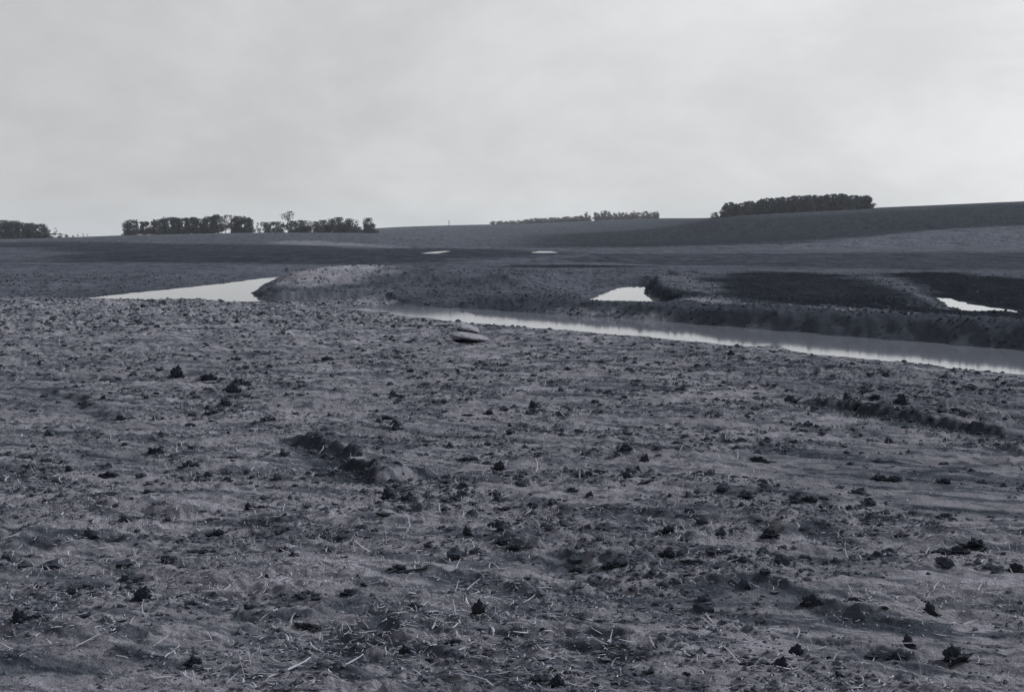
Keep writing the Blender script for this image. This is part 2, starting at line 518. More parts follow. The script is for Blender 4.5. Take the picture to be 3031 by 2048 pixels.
def water_mat(name, mud, rough, bump):
    m = bpy.data.materials.new(name); m.use_nodes = True
    t = m.node_tree; b = t.nodes['Principled BSDF']
    b.inputs['Base Color'].default_value = (*mud, 1)
    b.inputs['Roughness'].default_value = rough
    b.inputs['IOR'].default_value = 1.33
    tc = t.nodes.new('ShaderNodeTexCoord'); mp = t.nodes.new('ShaderNodeMapping')
    mp.inputs['Scale'].default_value = (1.0, 2.2, 1)
    mp.inputs['Rotation'].default_value = (0, 0, .4)
    n = t.nodes.new('ShaderNodeTexNoise'); n.inputs['Scale'].default_value = 2.2; n.inputs['Detail'].default_value = 4
    bp = t.nodes.new('ShaderNodeBump'); bp.inputs['Strength'].default_value = bump; bp.inputs['Distance'].default_value = .01
    t.links.new(tc.outputs['Object'], mp.inputs[0]); t.links.new(mp.outputs[0], n.inputs['Vector'])
    t.links.new(n.outputs[0], bp.inputs['Height']); t.links.new(bp.outputs[0], b.inputs['Normal'])
    return m
M_channel = water_mat('murky_channel_water', (.125, .135, .165), .06, .10)
M_puddle = water_mat('ruffled_puddle_water', (.2, .2, .22), .30, .3)
M_pond = water_mat('still_pond_water', (.12, .125, .135), .03, .06)

# ------------------------------------------------------------------ ground sheet: polar grid, finer where the land is close and in view
def radii():
    out = [0.0, .4, .9, 1.5, 2.1, 2.7]; r = 3.2
    while r < 5200:
        out.append(r)
        dr = min(1.05 * r * r / (1.95 * F), .0062 * r)
        if r > 250: dr = .012 * r
        if r > 2300: dr = .1 * r
        r += dr
    return np.array(out)
R = radii()
inner = np.linspace(-.455, .455, 860)
outer = np.concatenate([np.linspace(-math.pi, -.9, 24, endpoint=False), np.linspace(-.9, -.75, 16, endpoint=False), np.linspace(-.75, -.455, 170, endpoint=False)])
A = np.concatenate([outer, inner, -outer[::-1]])
RR, AA = np.meshgrid(R, A, indexing='ij')
X = RR * np.sin(AA); Y = RR * np.cos(AA)
Zt = height(X.ravel(), Y.ravel()).reshape(X.shape)
nr, na = X.shape
V = np.stack([X, Y, Zt], -1).reshape(-1, 3)
ii, jj = np.meshgrid(np.arange(nr - 1), np.arange(na - 1), indexing='ij')
q = (ii * na + jj).ravel()
Fq = np.stack([q, q + na, q + na + 1, q + 1], -1)[:, ::-1]
me = raw_mesh('ground', V, Fq, 4, M_ground, smooth=True)

def fieldpoly(L):
    return [tuple(map(float, march(a, b, far_z))) for a, b in L]
def blob(x, y, pts, soft, wob=0.0, seed=0):
    px = [p[0] for p in pts]; py = [p[1] for p in pts]
    mg = soft * 2 + wob * 2
    o = np.zeros(x.shape)
    m = (x > min(px) - mg) & (x < max(px) + mg) & (y > min(py) - mg) & (y < max(py) + mg)
    if not m.any(): return o
    xm, ym = x[m], y[m]
    d, _, _, _ = seg_dist(xm, ym, pts, True)
    s = np.where(inside(xm, ym, pts), -d, d) + (fbm(xm / (wob * 4 + 1e-3), ym / (wob * 4 + 1e-3), 3, seed) * wob if wob else 0)
    o[m] = 1 - sstep(-soft, soft, s)
    return o
x = V[:, 0]; y = V[:, 1]; r = np.hypot(x, y)
alb = np.full(x.shape, .180)
u_ = x * math.cos(-.42) + y * math.sin(-.42); v_ = -x * math.sin(-.42) + y * math.cos(-.42)
alb = alb * (1 + .22 * fbm(x / 2.0, y / 1.2, 4, 91))
alb = alb * (1 - .52 * sstep(.10, .55, fbm(u_ / 1.9, v_ / .38, 5, 94, .68))) * (1 - .52 * sstep(.18, .48, fbm(u_ / .5, v_ / .17, 4, 193, .68)))
alb = alb * (1 + .30 * fbm(x / .22, y / .16, 3, 95, .7))
alb *= 1 - .25 * right_rough(x, y)
alb *= 1 - .18 * smooth_mask(x, y)
def mixin(a, val, mask):
    return a * (1 - mask) + val * mask
alb = mixin(alb, .068 * (1 + .15 * fbm(x / 14, y / 14, 3, 92)), sstep(52, 68, r))
alb = mixin(alb, .045, sstep(240, 520, r) * sstep(-.1, .15, x / (np.abs(y) + 1)))
# ploughed black field, left and centre
alb = mixin(alb, .033, blob(x, y, fieldpoly([(-300, 552), (0, 550), (200, 549), (560, 553), (850, 560), (1000, 561), (1200, 566), (1320, 577), (1100, 586), (900, 599), (600, 598), (300, 595), (60, 593), (200, 573), (60, 562), (-300, 562)]), 7, 4, 1))
alb = mixin(alb, .032, blob(x, y, fieldpoly([(200, 571), (500, 568), (900, 574), (900, 580), (500, 578), (200, 578)]), 2, 2, 2) * .7)
alb = mixin(alb, .025, blob(x, y, fieldpoly([(1150, 601), (1300, 600), (1460, 603), (1485, 611), (1440, 612), (1300, 608), (1150, 606)]), 1, 1, 20))
# stubble strip below the groves
alb = mixin(alb, .06, blob(x, y, fieldpoly([(-300, 545), (560, 532), (860, 532), (870, 556), (640, 553), (0, 548), (-300, 549)]), 8, 4, 3))
alb = mixin(alb, .12, blob(x, y, fieldpoly([(640, 545), (720, 544), (880, 553), (880, 558), (700, 555), (640, 552)]), 5, 4, 4))
# dark hillside on the right, paler belt below it
alb = mixin(alb, .027, blob(x, y, fieldpoly([(1250, 530), (1600, 500), (1800, 489), (2000, 478), (2324, 463), (2700, 455), (2700, 500), (2324, 511), (2122, 522), (1963, 538), (1808, 552), (1600, 556), (1300, 560), (1150, 556)]), 18, 8, 5))
alb = mixin(alb, .078, blob(x, y, fieldpoly([(1808, 554), (1963, 540), (2122, 524), (2324, 513), (2700, 503), (2700, 570), (2324, 571), (1900, 571), (1700, 566)]), 4, 3, 6))
alb = mixin(alb, .043, blob(x, y, fieldpoly([(1350, 575), (1900, 573), (2324, 573), (2700, 573), (2700, 612), (2324, 612), (1900, 608), (1500, 600), (1250, 590)]), 2, 2, 7))
# wet black basin between bank and field
def basinpoly(L): return [onplane(a, b, .25) for a, b in L]
alb = mixin(alb, .019, blob(x, y, basinpoly([(1560, 634), (1700, 620), (1850, 622), (2000, 640), (2110, 672), (2180, 700), (2324, 712), (2700, 735), (2700, 752), (2324, 728), (2118, 720), (1838, 708), (1700, 694), (1600, 684), (1610, 660)]), 2.0, 2.2, 8))
alb = mixin(alb, .016, blob(x, y, basinpoly([(1990, 624), (2150, 622), (2324, 636), (2700, 640), (2700, 735), (2324, 712), (2200, 692), (2100, 660)]), 1.2, 1.2, 9))
alb = mixin(alb, .075, blob(x, y, basinpoly([(1960, 632), (2020, 634), (2080, 655), (2140, 680), (2110, 684), (2030, 660)]), .4, .3, 10))  # sunlit edge of the lip, put in as paler soil
# the channel bank itself
alb = mixin(alb, .050, blob(x, y, [(q[0], q[1]) for q in (crest(880, 0, 55), crest(1340, 0, 50), crest(1557, 0, 45), crest(1840, 0, 40), crest(2324, 0, 33.5), crest(2800, 0, 31), crest(2800, 0, 36), crest(2324, 0, 38.5), crest(2118, 0, 41), crest(1749, 0, 47), crest(1460, 0, 56), crest(1100, 0, 63), crest(880, 0, 63))], .5, .6, 17))
# damp soil along the water, dark toe of the bank
alb = mixin(alb, .024, blob(x, y, basinpoly([(860, 690), (1000, 690), (1200, 698), (1400, 712), (1557, 724), (1840, 744), (2324, 780), (2700, 815), (2700, 870), (2324, 806), (1840, 764), (1557, 740), (1265, 721), (1000, 703), (880, 697)]), .5, .5, 11))
# paler dry spoil on the mounds
alb = mixin(alb, .175, blob(x, y, [(q[0], q[1]) for q in (crest(640, 0, 68), crest(700, 0, 66), crest(880, 0, 72), crest(880, 0, 86), crest(720, 0, 86), crest(640, 0, 76))], 2, 1, 12))
alb = mixin(alb, .064, blob(x, y, [(q[0], q[1]) for q in (crest(900, 0, 62), crest(1340, 0, 58), crest(1345, 0, 62), crest(1420, 0, 82), crest(1450, 0, 97), crest(1040, 0, 92), crest(900, 0, 82))], 2, 1, 13))
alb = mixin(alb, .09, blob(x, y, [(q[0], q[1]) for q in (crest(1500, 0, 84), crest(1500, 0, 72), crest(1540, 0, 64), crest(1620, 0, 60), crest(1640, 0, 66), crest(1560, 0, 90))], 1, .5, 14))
alb = mixin(alb, .028, blob(x, y, [(q[0], q[1]) for q in (crest(1462, 0, 92), crest(1480, 0, 92), crest(1488, 0, 80), crest(1512, 0, 71), crest(1560, 0, 64.5), crest(1612, 0, 60.5), crest(1600, 0, 59), crest(1500, 0, 60), crest(1462, 0, 70), crest(1455, 0, 84))], .3, .3, 16))  # curved mound's face away from the sun, its shade painted as darker soil
for nm, pts, slo, w, kind in WATERS[:4]:
    alb = mixin(alb, .055, blob(x, y, pts, .5, .3, 15) * .8)
# shade of the broken ledge faces, painted into the soil colour
nm_ = r < 40
xn, yn = x[nm_], y[nm_]; an = alb[nm_]
wx = fbm(xn / 0.4, yn / 0.4, 3, 8) * .14; wy = fbm(xn / 0.4, yn / 0.4, 3, 9) * .14
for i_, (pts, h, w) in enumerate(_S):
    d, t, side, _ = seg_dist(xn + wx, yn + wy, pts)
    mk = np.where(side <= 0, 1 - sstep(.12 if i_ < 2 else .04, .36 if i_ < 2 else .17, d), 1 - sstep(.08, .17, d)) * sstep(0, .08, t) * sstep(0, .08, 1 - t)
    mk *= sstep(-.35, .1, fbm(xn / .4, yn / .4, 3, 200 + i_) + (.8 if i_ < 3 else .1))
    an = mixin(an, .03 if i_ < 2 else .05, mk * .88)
alb[nm_] = an
farm = sstep(34, 60, r)
alb = alb * (1 + farm * (.30 * fbm(x / .16, y / .5, 2, 99, .7) + .30 * fbm(x / .7, y / 2.2, 3, 96, .7) + .20 * fbm(x / 6, y / 9, 3, 97, .6) + .34 * sstep(90, 160, r) * fbm(x / 1.6, y / 14, 3, 98, .7)).clip(-.6, .9))
at = me.attributes.new('alb', 'FLOAT', 'POINT')
at.data.foreach_set('value', np.clip(alb, .01, .6).astype(np.float32))
tag(add('ground', me), kind='structure')

# ------------------------------------------------------------------ water sheets, edges tucked under the banks
for nm, pts, slo, w, kind in WATERS:
    P = np.array(pts); n = len(P)
    area = .5 * np.sum(P[:, 0] * np.roll(P[:, 1], -1) - np.roll(P[:, 0], -1) * P[:, 1])
    sg_ = 1 if area > 0 else -1
    out = []
    for i in range(n):
        e1 = P[i] - P[i - 1]; e2 = P[(i + 1) % n] - P[i]
        n1 = np.array([e1[1], -e1[0]]) / (np.hypot(*e1) + 1e-9); n2 = np.array([e2[1], -e2[0]]) / (np.hypot(*e2) + 1e-9)
        nn = n1 + n2; nn /= (np.hypot(*nn) + 1e-9)
        out.append(P[i] + nn * sg_ * (.8 if kind == 1 else 1.0))
    if sg_ < 0: out = out[::-1]
    import bmesh
    bm = bmesh.new()
    f = bm.faces.new([bm.verts.new((a, b, w)) for a, b in out])
    bmesh.ops.triangulate(bm, faces=[f])
    m = bpy.data.meshes.new(nm); bm.to_mesh(m); bm.free()
    m.materials.append({'channel_water': M_channel, 'puddle_water': M_puddle}.get(nm, M_pond))
    tag(add(nm, m), kind='structure')

# ------------------------------------------------------------------ clods
def n3(P, s, seed):
    return (pnoise(P[:, 0] * s + 3.1 * P[:, 2] * s, P[:, 1] * s - 2.3 * P[:, 2] * s, seed) + pnoise(P[:, 2] * s + 5.2, P[:, 0] * s - 1.7 * P[:, 1] * s, seed + 7)) * .5
def clod_verts(sub, seed, sx, sy, sz, amp, peak=0.0):
    Vv, Ff = ico(sub)
    d = 1 + amp * n3(Vv, 1.1, seed) * 1.6 + amp * np.abs(n3(Vv, 2.6, seed + 3)) * 1.1 + amp * .8 * np.abs(n3(Vv, 4.3, seed + 5)) + amp * .5 * n3(Vv, 9, seed + 6)
    P = Vv * d[:, None] / np.abs(d).mean()
    P[:, 2] *= 1 + peak * np.exp(-((P[:, 0] - .15) ** 2 + P[:, 1] ** 2) * 3)
    P = P * np.array([sx, sy, sz])
    P[:, 2] = np.where(P[:, 2] < 0, P[:, 2] * .4, P[:, 2])
    return P, Ff
KINDS = [('rounded', .5, .42, .30, .6, 0), ('humped', .5, .4, .30, .7, .25), ('flat', .6, .42, .17, .6, 0), ('jagged', .5, .42, .32, 1.0, .15),
         ('long', .62, .3, .19, .8, .1), ('pointed', .46, .42, .36, .8, .4), ('crumbly', .52, .46, .24, 1.15, 0), ('crooked', .56, .36, .26, 1.0, .25)]
CM = []
for k, (nm, sx, sy, sz, am, pk) in enumerate(KINDS):
    P, Ff = clod_verts(4 if k != 2 else 3, 100 + k * 13, sx, sy, sz, am, pk)
    CM.append(raw_mesh('clod_' + nm, P, Ff, 3, M_clod))
BIG = [(366, 844, 60), (402, 857, 110), (472, 861, 110), (536, 824, 80), (584, 851, 60), (472, 887, 70), (244, 897, 50), (188, 877, 40), (234, 917, 40), (272, 958, 70),
       (482, 943, 80), (607, 961, 120), (508, 920, 100), (366, 989, 90), (355, 1029, 120), (393, 1049, 60), (432, 1065, 120), (528, 1055, 70), (488, 1019, 60), (244, 1082, 110),
       (346, 1095, 60), (411, 1092, 60), (445, 1097, 80), (515, 1095, 60), (247, 1131, 110), (607, 1108, 100), (718, 1100, 60), (746, 814, 90),
       (528, 893, 60), (545, 878, 75), (536, 905, 90), (556, 903, 80), (520, 885, 50),
       (894, 907, 80), (879, 951, 70), (932, 844, 40), (843, 877, 50), (900, 979, 80), (935, 984, 35), (1064, 946, 60), (1083, 994, 60), (1021, 1017, 60), (1113, 1037, 45),
       (859, 1072, 80), (978, 996, 80), (1186, 981, 50), (1151, 1092, 60), (1133, 1072, 90), (1057, 1052, 80), (1229, 937, 60), (1210, 928, 60), (1288, 841, 70), (1347, 1088, 110),
       (1446, 1078, 50), (1469, 1105, 80), (1430, 1031, 45), (1463, 1049, 60), (1272, 1141, 70), (1298, 1125, 70), (1413, 1092, 50), (1522, 890, 60), (1417, 907, 40), (1453, 907, 40),
       (905, 1108, 80), (880, 1134, 100), (915, 1137, 90), (1801, 1007, 80), (1974, 999, 60), (2019, 1001, 80), (1999, 1092, 115), (2029, 1095, 100), (2144, 1101, 80), (1719, 1049, 110),
       (1748, 1052, 80), (1689, 1095, 50), (1653, 1003, 70), (1814, 993, 40), (1923, 923, 70), (1946, 932, 70), (2042, 945, 100), (2164, 943, 90), (1795, 915, 100), (1860, 897, 50),
       (1735, 1111, 60), (1800, 1140, 90), (1835, 1138, 100), (1689, 1134, 130), (1973, 1141, 80), (1986, 923, 60), (1659, 805, 50),
       (205, 1228, 130), (235, 1230, 110), (322, 1373, 150), (429, 1377, 80), (561, 1383, 90), (699, 1420, 150), (45, 1436, 120), (75, 1433, 110), (178, 1433, 110), (439, 1525, 110),
       (86, 1367, 110), (439, 1251, 120), (495, 1212, 90), (597, 1165, 90), (640, 1258, 110), (665, 1270, 90), (703, 1357, 150), (165, 1350, 90),
       (1133, 1198, 140), (1060, 1228, 80), (1145, 1246, 100), (1168, 1253, 90), (905, 1305, 110), (940, 1307, 110), (1308, 1294, 110), (1390, 1294, 150), (1516, 1278, 100), (1087, 1413, 120),
       (940, 1396, 90), (968, 1404, 90), (1000, 1472, 110), (1028, 1480, 90), (920, 1485, 100), (965, 1499, 100), (1225, 1556, 140), (1262, 1562, 130), (1493, 1462, 100), (1308, 1416, 120),
       (787, 1360, 110), (1314, 1159, 80), (1150, 1155, 90), (1516, 1212, 100), (876, 1178, 100), (1928, 1165, 60), (1745, 1231, 100), (1636, 1225, 90), (1682, 1297, 80), (1834, 1307, 60),
       (2140, 1261, 130), (2175, 1262, 100), (2210, 1251, 140), (1564, 1294, 90), (1844, 1376, 150), (1933, 1373, 140), (2275, 1307, 120), (2305, 1308, 100), (2062, 1469, 100), (2000, 1486, 140),
       (2035, 1496, 140), (2167, 1505, 170), (1682, 1515, 80), (1808, 1499, 120), (1900, 1558, 90), (1768, 1541, 120), (2032, 1565, 60), (2042, 1221, 90), (2111, 1396, 100), (1646, 1277, 80)]
clods = []
def place_clod(dx, dy, wpx, kind=None, seedrot=None):
    gx, gy = ground_at(dx, dy)
    w = wpx / 3.031 * K / F * math.hypot(gx, gy)
    clods.append([dx, dy, gx, gy, w * 1.04, random.randrange(8) if kind is None else kind])
for dx, dy, wpx in BIG:
    place_clod(dx, dy, wpx)
cand = rng.uniform(0, 1, (4000, 4))
smallpx = []
for c in cand:
    if len(clods) >= 300: break
    dx = c[0] * 2324; dy = 730 + (c[1] ** 1.0) * 840
    # more clods in the middle distance and in the rough band on the right
    if dx > 1150 and dy < 740 + (dx - 1150) * .11: continue
    if dy < 790 and dx > 900: continue
    gx, gy = ground_at(dx, dy)
    ax, ay = np.array([gx]), np.array([gy])
    if smooth_mask(ax, ay)[0] > .4: continue
    if c[2] > .55 + .45 * right_rough(ax, ay)[0] + (.25 if 800 < dy < 1200 else 0): continue
    wpx = 17 + 50 * c[3] ** 3 + (dy - 730) * .02
    clods.append([dx, dy, gx, gy, wpx / 3.031 * K / F * math.hypot(gx, gy), random.randrange(8)])
ORD = ['first', 'second', 'third', 'fourth', 'fifth', 'sixth', 'seventh', 'eighth', 'ninth', 'tenth', 'eleventh', 'twelfth', 'thirteenth', 'fourteenth', 'fifteenth', 'sixteenth',
       'seventeenth', 'eighteenth', 'nineteenth', 'twentieth', 'twenty-first', 'twenty-second', 'twenty-third', 'twenty-fourth', 'twenty-fifth', 'twenty-sixth', 'twenty-seventh',
       'twenty-eighth', 'twenty-ninth', 'thirtieth', 'thirty-first', 'thirty-second', 'thirty-third', 'thirty-fourth', 'thirty-fifth', 'thirty-sixth', 'thirty-seventh', 'thirty-eighth', 'thirty-ninth', 'fortieth',
       'forty-first', 'forty-second', 'forty-third', 'forty-fourth', 'forty-fifth', 'forty-sixth', 'forty-seventh', 'forty-eighth', 'forty-ninth', 'fiftieth']
def zone(dx, dy):
    bands = [(800, 'on the far strip level with the flat rocks'), (870, 'just nearer than the flat rocks'), (930, 'level with the tall clod heap'), (1000, 'level with the top of the gouged ledge'),
             (1070, 'level with the foot of the gouged ledge'), (1150, 'just below the gouged ledge'), (1230, 'a little below the gouged ledge'), (1320, 'in the middle near soil'), (1420, 'level with the curved rut'), (1500, 'below the curved rut'), (9999, 'along the bottom edge')]
    b = next(t for lim, t in bands if dy < lim)
    s = 'far left' if dx < 460 else 'left' if dx < 930 else 'centre' if dx < 1400 else 'right' if dx < 1860 else 'far right'
    return s, b
zc_ = {}
for c in sorted(clods, key=lambda c: c[0]):
    s, b = zone(c[0], c[1])
    kd = KINDS[c[5]][0]
    key = (s, b, kd)
    zc_.setdefault(key, []).append(c)
for (s, b, kd), lst in zc_.items():
    for i, c in enumerate(lst):
        size = 'large' if c[4] * F / math.hypot(c[2], c[3]) > 14 else 'small'
        if len(lst) == 1:
            lab = f'only {kd} clod {b}, {s}'
        elif i == len(lst) - 1:
            lab = f'rightmost {kd} clod {b}, {s}'
        elif i == 0:
            lab = f'leftmost {kd} clod {b}, {s}'
        else:
            lab = f'{ORD[i]} {kd} clod from left {b}, {s}'
        x_, y_, w_ = c[2], c[3], c[4]
        o = add('soil_clod', CM[c[5]])
        o.location = (x_, y_, hz(x_, y_) - .04 * w_)
        o.rotation_euler = (random.uniform(-.15, .15), random.uniform(-.15, .15), random.uniform(-.6, .6) + (math.pi if random.random() < .5 else 0))
        heap = 1.5 if 515 < c[0] < 560 and 875 < c[1] < 908 else 1
        w_ *= 1.45 if heap > 1 else 1
        o.scale = (w_, w_ * random.uniform(.7, 1.0), w_ * random.uniform(.75, 1.15) * heap)
        tag(o, lab, 'clod', 'dark clods lying on the graded soil')

# loose crumbs: nobody could count them
def scatter(n, rmin, rmax, pw=1.0):
    a = rng.uniform(-.46, .46, n); rr = (rmin ** pw + rng.uniform(0, 1, n) * (rmax ** pw - rmin ** pw)) ** (1 / pw)
    xs = rr * np.sin(a) + rng.uniform(-2.6, 2.6, n); ys = rr * np.cos(a)
    return xs, ys, np.hypot(xs, ys)
def crumbs(n, name, mat, med, sig, rmin, rmax, seed, pw):
    xs, ys, rr = scatter(n, rmin, rmax, pw)
    sz = med * np.exp(rng.normal(0, sig, n)) * (1 + .6 * right_rough(xs, ys))
    den = sstep(-.5, .6, fbm(xs / 1.5, ys / 1.0, 3, 33) + .5 * fbm(xs / .5, ys / .4, 2, 34))
    z = height(xs, ys)
    keep = (rng.uniform(0, 1, n) < den * (1 - .85 * smooth_mask(xs, ys))) & (sz < (.055 if med < .03 else .12 if med < .08 else .22)) & (z > .03) & (sz * F / rr > 1.0)
    xs, ys, z, sz = xs[keep], ys[keep], z[keep], sz[keep]
    Vl = []; Fl = []; off = 0
    parts = rng.integers(0, 5, len(xs))
    for k in range(5):
        P, Ff = clod_verts(1 if med < .03 else 2, seed + 9 * k, .5, .42, .34, .8, .4 * (k % 2))
        s = parts == k
        X0, Y0, Z0, S0 = xs[s], ys[s], z[s], sz[s]
        a = rng.uniform(0, 2 * math.pi, len(X0)); ca, sa = np.cos(a), np.sin(a)
        zs = S0 * rng.uniform(.6, 1.2, len(X0))
        px = (P[None, :, 0] * ca[:, None] - P[None, :, 1] * sa[:, None]) * S0[:, None] + X0[:, None]
        py = (P[None, :, 0] * sa[:, None] + P[None, :, 1] * ca[:, None]) * S0[:, None] + Y0[:, None]
        pz = P[None, :, 2] * zs[:, None] + Z0[:, None]
        Vl.append(np.stack([px, py, pz], -1).reshape(-1, 3))
        Fl.append((Ff[None] + (np.arange(len(X0)) * len(P))[:, None, None]).reshape(-1, 3) + off)
        off += len(X0) * len(P)
    o = add(name, raw_mesh(name, np.concatenate(Vl), np.concatenate(Fl), 3, mat))
    tag(o, kind='stuff')
    return o
tag(crumbs(165000, 'soil_crumbs', M_clod_dry, .019, .55, 4.2, 26, 300, 1.2), 'loose crumbs of dry soil strewn over the graded ground', 'soil')
tag(crumbs(26000, 'loose_clods', M_clod, .055, .5, 7, 60, 400, 1.3), 'dark lumps of loose soil scattered across the field up to the channel', 'soil')

tag(crumbs(30000, 'spoil_lumps', M_spoil, .08, .4, 33, 100, 500, 1.2), 'lumps of spoil strewn over the banks and mounds', 'soil')

# ------------------------------------------------------------------ straw and stalks
def stalk_verts(L, w, bend, segs=4, flat=.45):
    Vv = []; 
    for i in range(segs + 1):
        t = i / segs
        cx = (t - .5) * L; cy = bend * L * (4 * (t - .5) ** 2 - .5); ww = w * (.55 + .45 * math.sin(math.pi * min(1, t + .15)))
        for k in range(4):
            a = k * math.pi / 2
            Vv.append((cx, cy + math.cos(a) * ww, math.sin(a) * ww * flat))
    Ff = []
    for i in range(segs):
        for k in range(4):
            Ff.append([i * 4 + k, i * 4 + (k + 1) % 4, (i + 1) * 4 + (k + 1) % 4, (i + 1) * 4 + k])
    Ff.append([3, 2, 1, 0]); b = segs * 4; Ff.append([b, b + 1, b + 2, b + 3])
    return np.array(Vv), np.array(Ff)
def straw(n, rmin, rmax, lmed, wmed, seed, pw):
    xs, ys, rr = scatter(n, rmin, rmax, pw)
    den = sstep(-.6, .5, fbm(xs / 1.1, ys / .8, 3, 55))
    z = height(xs, ys)
    keep = (rng.uniform(0, 1, n) < den * (1 - .8 * smooth_mask(xs, ys)) * (1 - .5 * right_rough(xs, ys))) & (z > .05)
    xs, ys, z, rr = xs[keep], ys[keep], z[keep], rr[keep]
    Vl, Fl, off = [], [], 0
    kk = rng.integers(0, 6, len(xs))
    for k in range(6):
        P, Ff = stalk_verts(1, .035 + .012 * (k % 3), [.0, .08, -.06, .2, .03, -.12][k], 3)
        s = kk == k; m_ = s.sum()
        Ls = lmed * np.exp(rng.normal(0, .5, m_)); Ws = wmed * np.exp(rng.normal(0, .3, m_)) / .04
        a = rng.uniform(0, 2 * math.pi, m_)
        el = np.abs(rng.normal(0, .28, m_)); el = np.where(rng.uniform(0, 1, m_) < .12, rng.uniform(.5, 1.4, m_), el)
        lx = P[None, :, 0] * Ls[:, None]; ly = P[None, :, 1] * Ls[:, None]
        dcen = P[:, 1] - np.repeat(P[:, 1].reshape(-1, 4).mean(1), 4)
        ly = (P[:, 1] - dcen)[None] * Ls[:, None] + dcen[None] * Ws[:, None]
        lz = P[None, :, 2] * Ws[:, None]
        x2 = lx * np.cos(el)[:, None] - lz * np.sin(el)[:, None]; z2 = lx * np.sin(el)[:, None] + lz * np.cos(el)[:, None]
        X2 = x2 * np.cos(a)[:, None] - ly * np.sin(a)[:, None] + xs[s][:, None]
        Y2 = x2 * np.sin(a)[:, None] + ly * np.cos(a)[:, None] + ys[s][:, None]
        Z2 = z2 + (z[s] + .004 + .42 * Ls * np.sin(el))[:, None]
        Vl.append(np.stack([X2, Y2, Z2], -1).reshape(-1, 3))
        Fl.append((Ff[None] + (np.arange(m_) * len(P))[:, None, None]).reshape(-1, 4) + off)
        off += m_ * len(P)
    return np.concatenate(Vl), np.concatenate(Fl)
Va, Fa = straw(88000, 4.2, 18, .024, .0019, 1, 1.3)
Vb, Fb = straw(11500, 4.2, 36, .052, .0036, 2, 1.1)
o = add('straw_litter', raw_mesh('straw_litter', np.concatenate([Va, Vb]), np.concatenate([Fa, Fb + len(Va)]), 4, M_straw))
tag(o, 'pale chopped straw and roots littering the near soil', 'straw', kind='stuff')

STALKS = [(1037, 1345, 55, 60, 'upright slanting'), (1202, 1378, 85, 25, 'broad bright'), (1164, 1358, 60, -65, 'split leaning'), (869, 1434, 60, 3, 'short thick'), (895, 1423, 60, 5, 'thin level'), (1285, 1249, 75, -15, 'short white'),
          (1288, 1205, 100, 10, 'long pale'), (1200, 1166, 55, 30, 'bent'), (1037, 1300, 70, 50, 'slanting'), (800, 1535, 150, 22, 'long slanting'), (1387, 1485, 60, 60, 'short steep'), (1295, 1452, 90, -55, 'curved'),
          (1308, 1540, 140, -25, 'long dull'), (1037, 1548, 60, -10, 'stubby'), (2124, 1353, 70, 30, 'broad white'), (2009, 1446, 90, 2, 'bright level'), (2207, 1380, 80, 2, 'thin bright level'), (1864, 1475, 90, 12, 'long pale'),
          (1950, 1455, 120, -35, 'grooved slanting'), (1811, 1446, 50, 50, 'short'), (366, 1475, 80, 32, 'pale slanting'), (660, 1538, 260, 20, 'longest jointed'), (558, 1486, 100, -25, 'forked'), (30, 1235, 80, 20, 'pale level'),
          (82, 1086, 60, 30, 'short white'), (574, 1134, 100, 5, 'long thin'), (528, 1561, 60, 35, 'cut-off'), (729, 1032, 50, 50, 'thin'), (2060, 1482, 150, -30, 'long curving'), (1445, 1530, 60, 20, 'small'),
          (1610, 1420, 120, -12, 'faint long'), (780, 1245, 50, 20, 'small'), (200, 1480, 120, 25, 'long bent'), (1840, 1410, 90, -20, 'thin')]
smesh = []
for k in range(4):
    P, Ff = stalk_verts(1, .055 + .02 * (k % 2), [.02, .10, -.06, .16][k], 6)
    P[:, 1] += np.repeat(.012 * np.sin(np.arange(len(P) // 4) * 2.1 + k), 4)
    smesh.append(raw_mesh('stalk', P, Ff, 4, M_stalk))
for i, (dx, dy, wpx, ang, adj) in enumerate(STALKS):
    gx, gy = ground_at(dx, dy)
    R_ = math.hypot(gx, gy); L_ = wpx / 3.031 * K / F * R_
    e = math.radians(abs(ang))
    sgn = 1 if ang >= 0 else -1
    # a stalk that rises in the picture mostly lies pointing away; part of the rise is a tilt
    tilt = min(e * .5, .5); yaw = math.atan2(math.tan(e) * .9 * (1.0 if ang else 0), .35) * sgn if abs(ang) > 12 else math.radians(ang) * 2
    o = add('stalk', smesh[i % 4])
    Lr = min(L_ / max(.45, math.cos(abs(yaw))), .34)
    o.scale = (Lr, Lr * .66, Lr * .55)
    o.rotation_euler = (0, -tilt, yaw)
    o.location = (gx, gy, hz(gx, gy) + .01 + .4 * Lr * math.sin(tilt))
    s, b = zone(dx, dy)
    tag(o, f'{adj} bleached stalk lying {b}, {s} part', 'stalk', 'pale stalks lying on the near soil')

